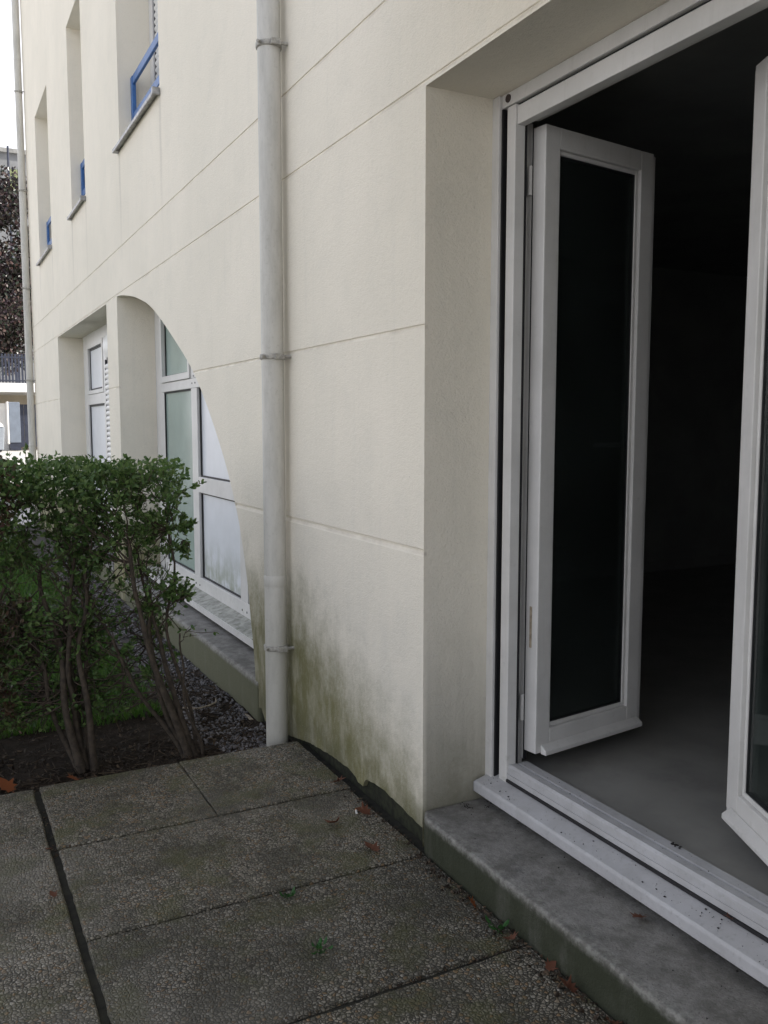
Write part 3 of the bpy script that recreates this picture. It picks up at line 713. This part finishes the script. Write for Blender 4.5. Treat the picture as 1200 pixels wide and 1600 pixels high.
for _ in range(420):                    # crumbs collected against the wall and at the step's foot
    y = random.uniform(1.3, 3.55); x = -.020 - abs(random.gauss(0, .026))
    if y < 2.42: x -= .012
    P = Vector((x, y, .004)); d = rvec(); d.z *= .2; d.normalize(); sd = d.cross(Vector((0, 0, 1))).normalized(); leaf_geo(lt, P, d, sd, random.uniform(.008, .022), random.uniform(.005, .014), .3)
tag(lt.build('leaf_litter', M['litter'], recalc=False), 'brown leaf litter and twigs on the dark soil under the hedge', 'leaf litter', kind='stuff')

db = MB()
for _ in range(230):
    u = random.random(); y = random.uniform(1.15, 2.40)
    if u < .5: x = random.uniform(.205, .262); z = .191 + (x - .202) * .265 + .001
    elif u < .62: x = random.uniform(.27, .34); z = .267
    else: x = min(.255, max(0.02, random.gauss(.15, .08))); z = .1205
    if random.random() < .8: s = random.uniform(.0008, .0020)
    else: s = random.uniform(.0020, .0045)
    pebble(db, x, y, z, s)
for _ in range(10): pebble(db, .338 + random.uniform(-.008, .008), 1.655 + random.uniform(-.02, .02), .268, random.uniform(.003, .006))
for _ in range(60): pebble(db, .255 - abs(random.gauss(0, .012)), random.uniform(1.2, 2.42), .1208, random.uniform(.0015, .005))
for y in (2.39, 2.37, 2.36, 2.34, 2.38):
    cx_ = random.uniform(.14, .25)
    for _ in range(9): pebble(db, cx_ + random.gauss(0, .008), y + .03 + random.gauss(0, .008), .121, random.uniform(.0015, .0045))
tag(db.build('sill_dirt', M['debris'], recalc=False), 'dark crumbs of dirt scattered over the white door sill and step', 'dirt', kind='stuff')

# ------------------------------------------------------------------ single fallen leaves (palmate) and other small things
def maple(name, loc, size, mat, label, rz=0, tilt=(0, 0), curl=.25, grp='fallen leaves'):
    m = MB(); n = 0
    prof = [(0, -.12), (.28, -.18), (.22, .02), (.52, .08), (.36, .24), (.62, .50), (.30, .46), (.26, .62), (0, 1.0)]
    pts = prof + [(-a, b) for a, b in prof[::-1][1:-1]]
    cz = lambda a, b: curl * (abs(a) ** 1.5 * .9 + max(0, b - .3) ** 2 * .5 + .05 * math.sin(9 * a + 5 * b))
    vs = [(a * size, b * size, cz(a, b) * size) for a, b in pts]; c = (0, .25 * size, 0)
    vs.append(c); N = len(pts)
    m.add(vs, [(i, (i + 1) % N, N) for i in range(N)], True)
    m.tube([(0, -.1 * size, 0), (.03 * size, -.45 * size, .05 * size), (.1 * size, -.65 * size, .02 * size)], [.016 * size, .012 * size, .01 * size], 5)
    o = m.build(name, mat, recalc=False); o.location = loc; o.rotation_euler = (tilt[0], tilt[1], rz)
    return tag(o, label, 'leaf', grp)
maple('fallen_leaf', (-1.190, 3.625, -.022), .082, M['orange'], 'large orange-red maple leaf on the dark soil at the left edge', .7, (.5, .1))
maple('fallen_leaf', (-.948, 3.580, -.008), .050, M['orange'], 'bright orange leaf on the soil just behind the paving edge', 2.0, (.45, -.2))
maple('fallen_leaf', (-.203, 2.709, .012), .052, M['brown'], 'dark curled brown leaf on the paving near the wall', 2.4, (.25, .3), .9)
maple('fallen_leaf', (-.166, 2.470, .008), .056, M['brown'], 'red-brown leaf lying alone on the paving, out from the wall corner', .3, (.1, .2), .6)
maple('fallen_leaf', (-.066, 2.724, .012), .055, M['brown'], 'brown leaf beside the cigarette butt at the foot of the wall', 1.2, (.3, -.3), .8)
maple('fallen_leaf', (-.055, 3.03, .012), .046, M['brown'], 'brown leaf against the wall foot by the broken render', 4.0, (.3, -.2), .8)
maple('fallen_leaf', (-.065, 2.03, .012), .036, M['orange'], 'small rusty leaf upright against the step front', 1.0, (.9, 0), .5)
maple('fallen_leaf', (-.062, 1.86, .008), .040, M['brown'], 'brown leaf beside the green sprout at the foot of the step', 3.0, (.3, .2), .7)
maple('fallen_leaf', (-.055, 1.70, .008), .032, M['brown'], 'tan leaf in the row along the step foot, first after the green sprout', 5.0, (.2, .4), .7)
maple('fallen_leaf', (-.058, 1.60, .008), .046, M['brown'], 'long brown leaf in the row along the step foot, second after the sprout', .6, (.4, .2), .9)
maple('fallen_leaf', (-.050, 1.47, .008), .034, M['brown'], 'brown leaf at the step foot closest to the bottom of the picture', 2.6, (.3, -.3), .8)
maple('fallen_leaf', (.185, 1.62, .126), .042, M['brown'], 'red-brown leaf on the concrete step tucked under the white sill', 1.8, (.2, .2), .5)
maple('fallen_leaf', (.262, 1.40, .214), .024, M['brown'], 'dark brown leaf on the white door sill against the threshold', .9, (.2, .2), .8)
maple('fallen_leaf', (-1.115, 2.98, .004), .022, M['brown'], 'small brown leaf on the long joint where the cross joint meets it', 2.2, (.2, .2), .7)
maple('fallen_leaf', (-1.14, 2.66, .006), .026, M['brown'], 'dull brown leaf left of the long paving joint', .4, (.2, .1), .6)

def weed(loc, s, label, nl=9):
    m = MB(); random.seed(int(abs(loc[0]) * 1000))
    for i in range(nl):
        a = random.uniform(0, 6.28); d = Vector((math.cos(a), math.sin(a), random.uniform(.3, 1.6))).normalized(); sd = d.cross(Vector((0, 0, 1))).normalized()
        st = Vector((random.gauss(0, s * .12), random.gauss(0, s * .12), 0)); e = st + d * s * random.uniform(.2, .6)
        m.tube([st, e], s * .018, 4); leaf_geo(m, e, d, sd, s * random.uniform(.4, .7), s * random.uniform(.25, .4), .2)
    o = m.build('weed', M['weed'], recalc=False); o.location = loc
    return tag(o, label, 'weed', 'weeds in the paving')
weed((-.522, 2.345, -.005), .038, 'bright green sprout growing in the cross joint of the paving', 10)
weed((-.545, 2.045, 0), .036, 'dull flat green weed in the middle of the paving slab', 12)
weed((-.065, 1.90, 0), .050, 'two-leaved green seedling at the foot of the concrete step', 5)
cb = empty('cigarette_butt', (-.098, 2.752, .0055), 1.2); tag(cb, 'white cigarette butt on the paving beside the wall', 'cigarette butt')
c = MB(); c.tube([(0, 0, 0), (.022, 0, 0)], .004, 10); c.build('paper', M['paper'], cb); c = MB(); c.tube([(.0221, 0, 0), (.034, 0, 0)], .0039, 10); c.build('filter', M['filt'], cb)
tw = MB(); tw.tube([(-.30, 4.42, -.06), (-.25, 4.33, -.045), (-.19, 4.33, -.04), (-.13, 4.40, -.05), (-.11, 4.47, -.05)], [.004, .005, .005, .004, .002], 6)
tag(tw.build('twig', M['straw']), 'pale curved dry twig lying on the gravel by the ledge', 'twig')
tw = MB(); tw.box(-.034, -.016, 4.13, 4.27, -.082, -.076); tag(tw.build('wood_chip', M['straw'], None, .003), 'flat pale strip of wood on the gravel against the ledge', 'wood chip')

# ================================================================== hedge shrubs
def shrub(base, label, mains, box, ntw, lmat, seed, nleaf=(10, 18), leafL=(.017, .029), topfill=900, group='hedge shrubs beside the patio', clumps=(), low=0):
    random.seed(seed)
    bx, by = base; root = empty('hedge_shrub', (bx, by, -.06)); tag(root, label, 'shrub', group)
    o = Vector((bx, by, -.06)); st = MB(); nodes = []
    for tgt, rad, off in mains:
        s = Vector((off[0], off[1], 0)); e = Vector(tgt) - o
        pts = []; n = 14
        j1, j2 = random.uniform(0, 9), random.uniform(0, 9)
        for k in range(n + 1):
            t = k / n; p = s.lerp(e, t) + Vector((fbm(t * 2.6, j1), fbm(t * 2.6, j2), 0)) * .09 * t ** .6
            p += (e - s).cross(Vector((0, 1, 0))).normalized() * .03 * math.sin(t * 3.1) * random.choice((1,))
            pts.append(p)
        rad *= .82; st.tube(pts, [rad * (1.25 - .75 * (k / n)) * (1 + .18 * fbm(k * 1.3, j1)) * (1 + .25 * (k == 0)) for k in range(n + 1)], 8)
        nodes += [(p, rad * (1.2 - .75 * k / n)) for k, p in enumerate(pts) if k > 4]
    x0, x1, y0, y1, z0, z1 = box; nodes0 = list(nodes)
    lf = MB(); tips = []; twm = MB()
    for _ in range(ntw):
        hz = random.random() ** .55
        T = Vector((random.uniform(x0, x1), random.uniform(y0, y1), z0 + (z1 - z0) * hz)) - o
        T.z -= .05 * abs(fbm(T.x * 5, T.y * 5, 2))
        cand = [q for q in nodes if q[0].z < T.z - .02] or nodes
        nb = min(random.sample(cand, min(len(cand), 18)), key=lambda q: (q[0] - T).length + .25 * abs((q[0].z - T.z) - -.28))
        P0 = nb[0]; mid = P0.lerp(T, .5) + rvec() * .06 * (T - P0).length / .4
        pts = []
        for k in range(7):
            t = k / 6; pts.append(P0 * (1 - t) ** 2 + mid * 2 * t * (1 - t) + T * t * t + rvec() * .008 * (0 < k))
        r0 = min(nb[1] * .6, random.uniform(.0028, .0055))
        twm.tube(pts, [r0 * (1 - .75 * k / 6) for k in range(7)], 5, cap=False)
        if random.random() < .8: nodes.append((pts[3], r0 * .7))
        # side twiglets
        for _s in range(random.randint(1, 3)):
            k = random.randint(2, 5); d = (rvec() + Vector((0, 0, .5))).normalized(); e = pts[k] + d * random.uniform(.05, .13)
            twm.tube([pts[k], (pts[k] + e) / 2 + rvec() * .008, e], [.0018, .0015, .001], 4, cap=False); tips.append((pts[k], e))
        tips.append((pts[3], T))
    for (cx, cy, cz), rr, k in clumps:
        C0 = Vector((cx, cy, cz)) - o; nb = min(nodes, key=lambda q: (q[0] - C0).length)
        for _ in range(k):
            T = C0 + rvec() * rr * random.random() ** .5; twm.tube([nb[0], nb[0].lerp(T, .5) + rvec() * .02, T], [.0035, .0025, .0012], 4, cap=False); tips.append((nb[0].lerp(T, .45), T, 9))
    for _ in range(low):
        T = Vector((random.uniform(x0, x1), random.uniform(y0 + .1, y1 + .1), random.uniform(.12, .62))) - o
        nb = min(random.sample(nodes0, min(len(nodes0), 14)), key=lambda q: (q[0] - T).length)
        mid = nb[0].lerp(T, .5) + rvec() * .05; twm.tube([nb[0], mid, T], [.003, .0022, .001], 4, cap=False); tips.append((mid, T, 7))
    def put_leaves(a, b, n):
        ax = (b - a).normalized()
        for i in range(n):
            t = 1 - random.random() ** 1.4 * .95; P = a.lerp(b, t); d = (rvec() * .9 + ax * .6 + Vector((0, 0, .25))).normalized(); sd = d.cross(rvec()).normalized()
            leaf_geo(lf, P, d, sd, random.uniform(*leafL), random.uniform(.010, .0165), .14)
    for tp in tips:
        a, b = tp[:2]
        if len(tp) > 2:
            put_leaves(a, b, random.randint(tp[2] // 2, tp[2] * 2)); continue
        hh = (b + o).z
        dens = min(1, max(.0, (hh - .30) / .75))
        n = int(random.uniform(*nleaf) * (.12 + .70 * dens ** 1.2) * random.choice((.2, .7, 1, 1.3)))
        put_leaves(a.lerp(b, .25), b, n)
    for _ in range(topfill):
        x = random.uniform(x0 + .02, x1 - .01); y = random.uniform(y0, y1); d = abs(random.gauss(0, .07))
        if fbm(x * 6, y * 6, seed) < -.22 and random.random() < .8: continue
        P = Vector((x, y, z1 - d * 1.3 + .035 * fbm(x * 7, y * 7) + .012 * random.random())) - o; dd = (rvec() + Vector((0, 0, .5))).normalized()
        leaf_geo(lf, P, dd, dd.cross(rvec()).normalized(), random.uniform(*leafL), random.uniform(.010, .0165), .14)
    st.build('stem', M['bark'], root); twm.build('twigs', M['twigm'], root, recalc=False); lf.build('foliage', lmat, root, recalc=False)
    return root
shrub((-.455, 3.66), 'end shrub of the hedge with leaning stems, closest to the building', [
    ((-.72, 3.74, .90), .017, (-.01, 0)), ((-.60, 3.72, .62), .016, (.02, .01)), ((-.655, 3.78, .70), .012, (.0, .03)), ((-.495, 3.74, .50), .008, (.05, .01)), ((-.50, 3.78, .95), .010, (.03, .02)),
    ((-.62, 3.95, .85), .010, (-.01, .02)), ((-.85, 3.85, .80), .011, (-.02, .02))],
    (-.93, -.41, 3.66, 4.20, .42, 1.235), 200, M['leaf'], 5, topfill=1700, clumps=[((-.49, 3.72, .69), .085, 26), ((-.60, 3.74, .62), .07, 14), ((-.45, 3.74, .98), .05, 10), ((-.44, 3.72, .86), .04, 8), ((-.70, 3.74, .45), .06, 8), ((-.62, 3.74, .33), .05, 6), ((-.60, 3.76, .95), .10, 20), ((-.78, 3.78, .85), .11, 20)], low=150)
shrub((-.875, 3.78), 'middle shrub of the hedge with upright dark stems', [
    ((-.99, 3.86, .78), .018, (-.02, 0)), ((-.92, 3.82, .85), .015, (.0, .02)), ((-.84, 3.80, .80), .016, (.03, 0)), ((-.80, 3.92, .72), .012, (.02, .03)), ((-1.10, 3.95, .72), .013, (-.03, .02)), ((-.88, 4.0, .9), .010, (0, .04))],
    (-1.24, -.76, 3.68, 4.25, .30, 1.245), 210, M['leaf'], 8, topfill=1900, low=430)
shrub((-1.36, 3.84), 'bronze-tinged shrub of the hedge at the left edge of the picture', [
    ((-1.30, 3.88, .78), .016, (.02, 0)), ((-1.42, 3.84, .85), .015, (.0, .02)), ((-1.18, 3.88, .74), .014, (.03, 0)), ((-1.50, 3.92, .72), .012, (-.02, .03)), ((-1.34, 4.0, .9), .010, (0, .04))],
    (-1.66, -1.10, 3.68, 4.25, .25, 1.255), 190, M['leafred'], 13, topfill=1200, low=520)
shrub((-1.95, 3.84), 'far left shrub of the hedge, beyond the bronze one', [
    ((-1.90, 3.88, .78), .016, (.02, 0)), ((-2.02, 3.84, .85), .015, (.0, .02)), ((-1.80, 3.88, .74), .014, (.03, 0)), ((-2.1, 3.92, .72), .012, (-.02, .03))],
    (-2.3, -1.6, 3.68, 4.25, .25, 1.25), 120, M['leaf'], 21, topfill=1200)

# ================================================================== beyond the end of the building
YB = 28.0; zb = .66
ca = empty('carport', (2.0, YB, zb)); tag(ca, 'white concrete carport with shaded recess far behind the hedge', 'carport')
c = MB(); c.box(-2.5, 6.5, YB, YB + 5, 2.38, 2.64); c.build('roof_slab', M['whitewall'], ca, .01)
for ch in ca.children: ch.location = -ca.location
def local(o, par): o.location = -Vector(par.location); return o
local(MB().box(-2.5, 6.5, YB + 3.0, YB + 3.2, zb - .3, 2.38).build('back_wall', M['beige'], ca), ca)
local(MB().box(-2.5, -2.3, YB + .1, YB + 2.99, zb - .3, 2.378).build('side_wall', M['whitewall'], ca), ca)
local(MB().box(.35, .76, YB + .5, YB + .75, zb - .3, 2.06).build('front_wall', M['whitewall'], ca), ca)
dm = MB()
for i in range(9): dm.box(1.02 + i * .12, 1.132 + i * .12, YB + .30, YB + .34, zb + .10, 2.03)
local(dm.build('slatted_gate', M['navy'], ca), ca)
cab = empty('metal_cabinet', (.85, YB + .2, zb)); tag(cab, 'blue-grey metal cabinet with white edge in the carport recess', 'cabinet')
MB().box(-.15, .155, -.2, .25, .24, 1.43).build('body', M['bluegrey'], cab, .01); MB().box(-.145, .15, -.18, .24, .02, .239).build('plinth', M['navy'], cab)
MB().box(-.195, -.152, -.2, .25, .20, 1.44).build('side_post', M['whitewall'], cab, .004)
bn = empty('waste_container', (.22, YB - 1.0, zb)); tag(bn, 'grey waste container with rounded white lid at the left edge', 'container')
m = MB(); m.prism([(-.30, .06), (.22, .06), (.26, .70), (-.34, .70)], 'y', -.3, .3); m.build('body', M['plastic_grey'], bn, .02)
m = MB(); m.prism([(.27 * math.cos(a) - .04, .701 + .17 * math.sin(a)) for a in [math.pi * k / 14 for k in range(15)]], 'y', -.32, .32); m.build('lid', M['plastic_white'], bn, .01)
for sx in (-.2, .12):
    m = MB(); m.tube([(sx, -.26, .06), (sx, -.22, .06)], .06, 14); m.build('wheel', M['rubber'], bn)
fe = empty('railing_fence', (0, YB + .25, 2.64)); tag(fe, 'dark vertical bar fence on top of the white carport slab', 'fence')
m = MB(); m.box(-2.4, 6.4, -.02, .02, .06, .10); m.box(-2.4, 6.4, -.02, .02, .74, .78); m.build('rail', M['navy'], fe)
m = MB()
for i in range(98): m.box(-2.4 + i * .09, -2.345 + i * .09, -.0125, .0125, .01, .86)
m.build('bars', M['navy'], fe)
tr = empty('plum_tree', (-.6, 31.0, 2.6)); tag(tr, 'dark purple-leaved tree standing behind the bar fence', 'tree')
random.seed(31)
tk = MB(); tk.tube([(0, 0, -.6), (.05, 0, .8), (.1, .05, 1.8), (.25, 0, 3.0), (.3, 0, 4.2)], [.19, .16, .14, .10, .04], 10)
cl = []
for i in range(26):
    a = random.uniform(0, 6.28); rr = random.uniform(.6, 3.0); z = random.uniform(1.2, 5.5); rr *= math.sqrt(max(.1, 1 - ((z - 3.2) / 3.4) ** 2))
    c = Vector((.3 + math.cos(a) * rr, math.sin(a) * rr, z)); cl.append(c)
    s = Vector((.1 + .05 * z, 0, min(3.6, z * .55))); tk.tube([s, s.lerp(c, .5) + Vector((0, 0, -.15)), c], [.06, .035, .012], 6)
for c in [(1.7, -.6, 1.15), (2.2, -.3, 1.9), (1.6, -.8, 2.6), (2.3, 0, 3.2), (1.8, -.5, 4.0), (2.3, 0, 4.7), (1.4, -.9, 1.7), (1.2, -1.0, .95), (1.5, -.4, 5.6), (1.2, -.5, 5.2), (1.6, -.3, 6.3), (2.2, -.2, 6.0), (1.9, -.6, 3.6), (1.5, -.7, 3.1), (2.0, -.7, 2.2), (2.6, 0, 2.4), (2.7, 0, 4.0)]: cl.append(Vector(c))
tk.build('trunk', M['bark'], tr)
cr = MB()
for c in cl:
    R0 = random.uniform(.55, .95)
    for _ in range(520):
        v = rvec() * R0 * random.random() ** .45; v.z *= .75; P = c + v; d = (rvec() + Vector((0, 0, -.3))).normalized(); leaf_geo(cr, P, d, d.cross(rvec()).normalized(), random.uniform(.10, .17), random.uniform(.06, .095), .15)
cr.build('crown', M['plum'], tr, recalc=False)
ho = empty('distant_house', (2.0, 48.0, .6)); tag(ho, 'grey flat-topped house showing just above the dark purple tree', 'house')
MB().box(-6, 5, 0, 8, -.8, 14.1).build('wall', M['greyhouse'], ho); MB().box(.70, 1.06, -.04, -.001, 12.4, 13.35).build('panel', M['lime'], ho); MB().box(1.08, 1.4, -.03, -.001, 12.6, 13.4).build('window', M['darkwin'], ho)
MB().box(-6.2, 5.2, -.15, 8.2, 14.1, 14.3).build('roof', M['roof'], ho)
po = MB(); po.tube([(2.53, 46.5, .4), (2.53, 46.5, 14.6)], [.07, .05], 8); tag(po.build('mast', M['navy']), 'thin dark mast in front of the distant grey house', 'mast')

sn = empty('shade_screen', (-1.1, -1.0, 0)); tag(sn, 'low slatted timber screen added behind the viewer to dim the light on the door foot', 'screen')
m = MB()  # unseen screen, added to cut low light on step, sill and reveal
for k in range(7): m.box(-1.05, 1.05, -.012, .012, .06 + k * .12, .172 + k * .12)
m.build('boards', M['twigm'], sn)
for sx in (-1.08, 1.08): MB().box(sx - .03, sx + .03, -.03, .03, 0, .95).build('post', M['twigm'], sn)
# unseen block added across the courtyard: gives sunlit fill, blocks the low sky
ob = empty('added_fill_building', (-30, 0, 0)); tag(ob, 'plain pale grey block added across the courtyard to shape the light, outside the picture', 'building')
MB().box(-8, 0, 2, 34, -.3, 8).build('wall', M['facing'], ob)
for yy_ in range(4, 32, 4):
    for zz_ in (1.0, 4.0, 7.0):
        MB().box(-.05, .012, yy_, yy_ + 1.2, zz_, zz_ + 1.4).build('window', M['darkwin'], ob)
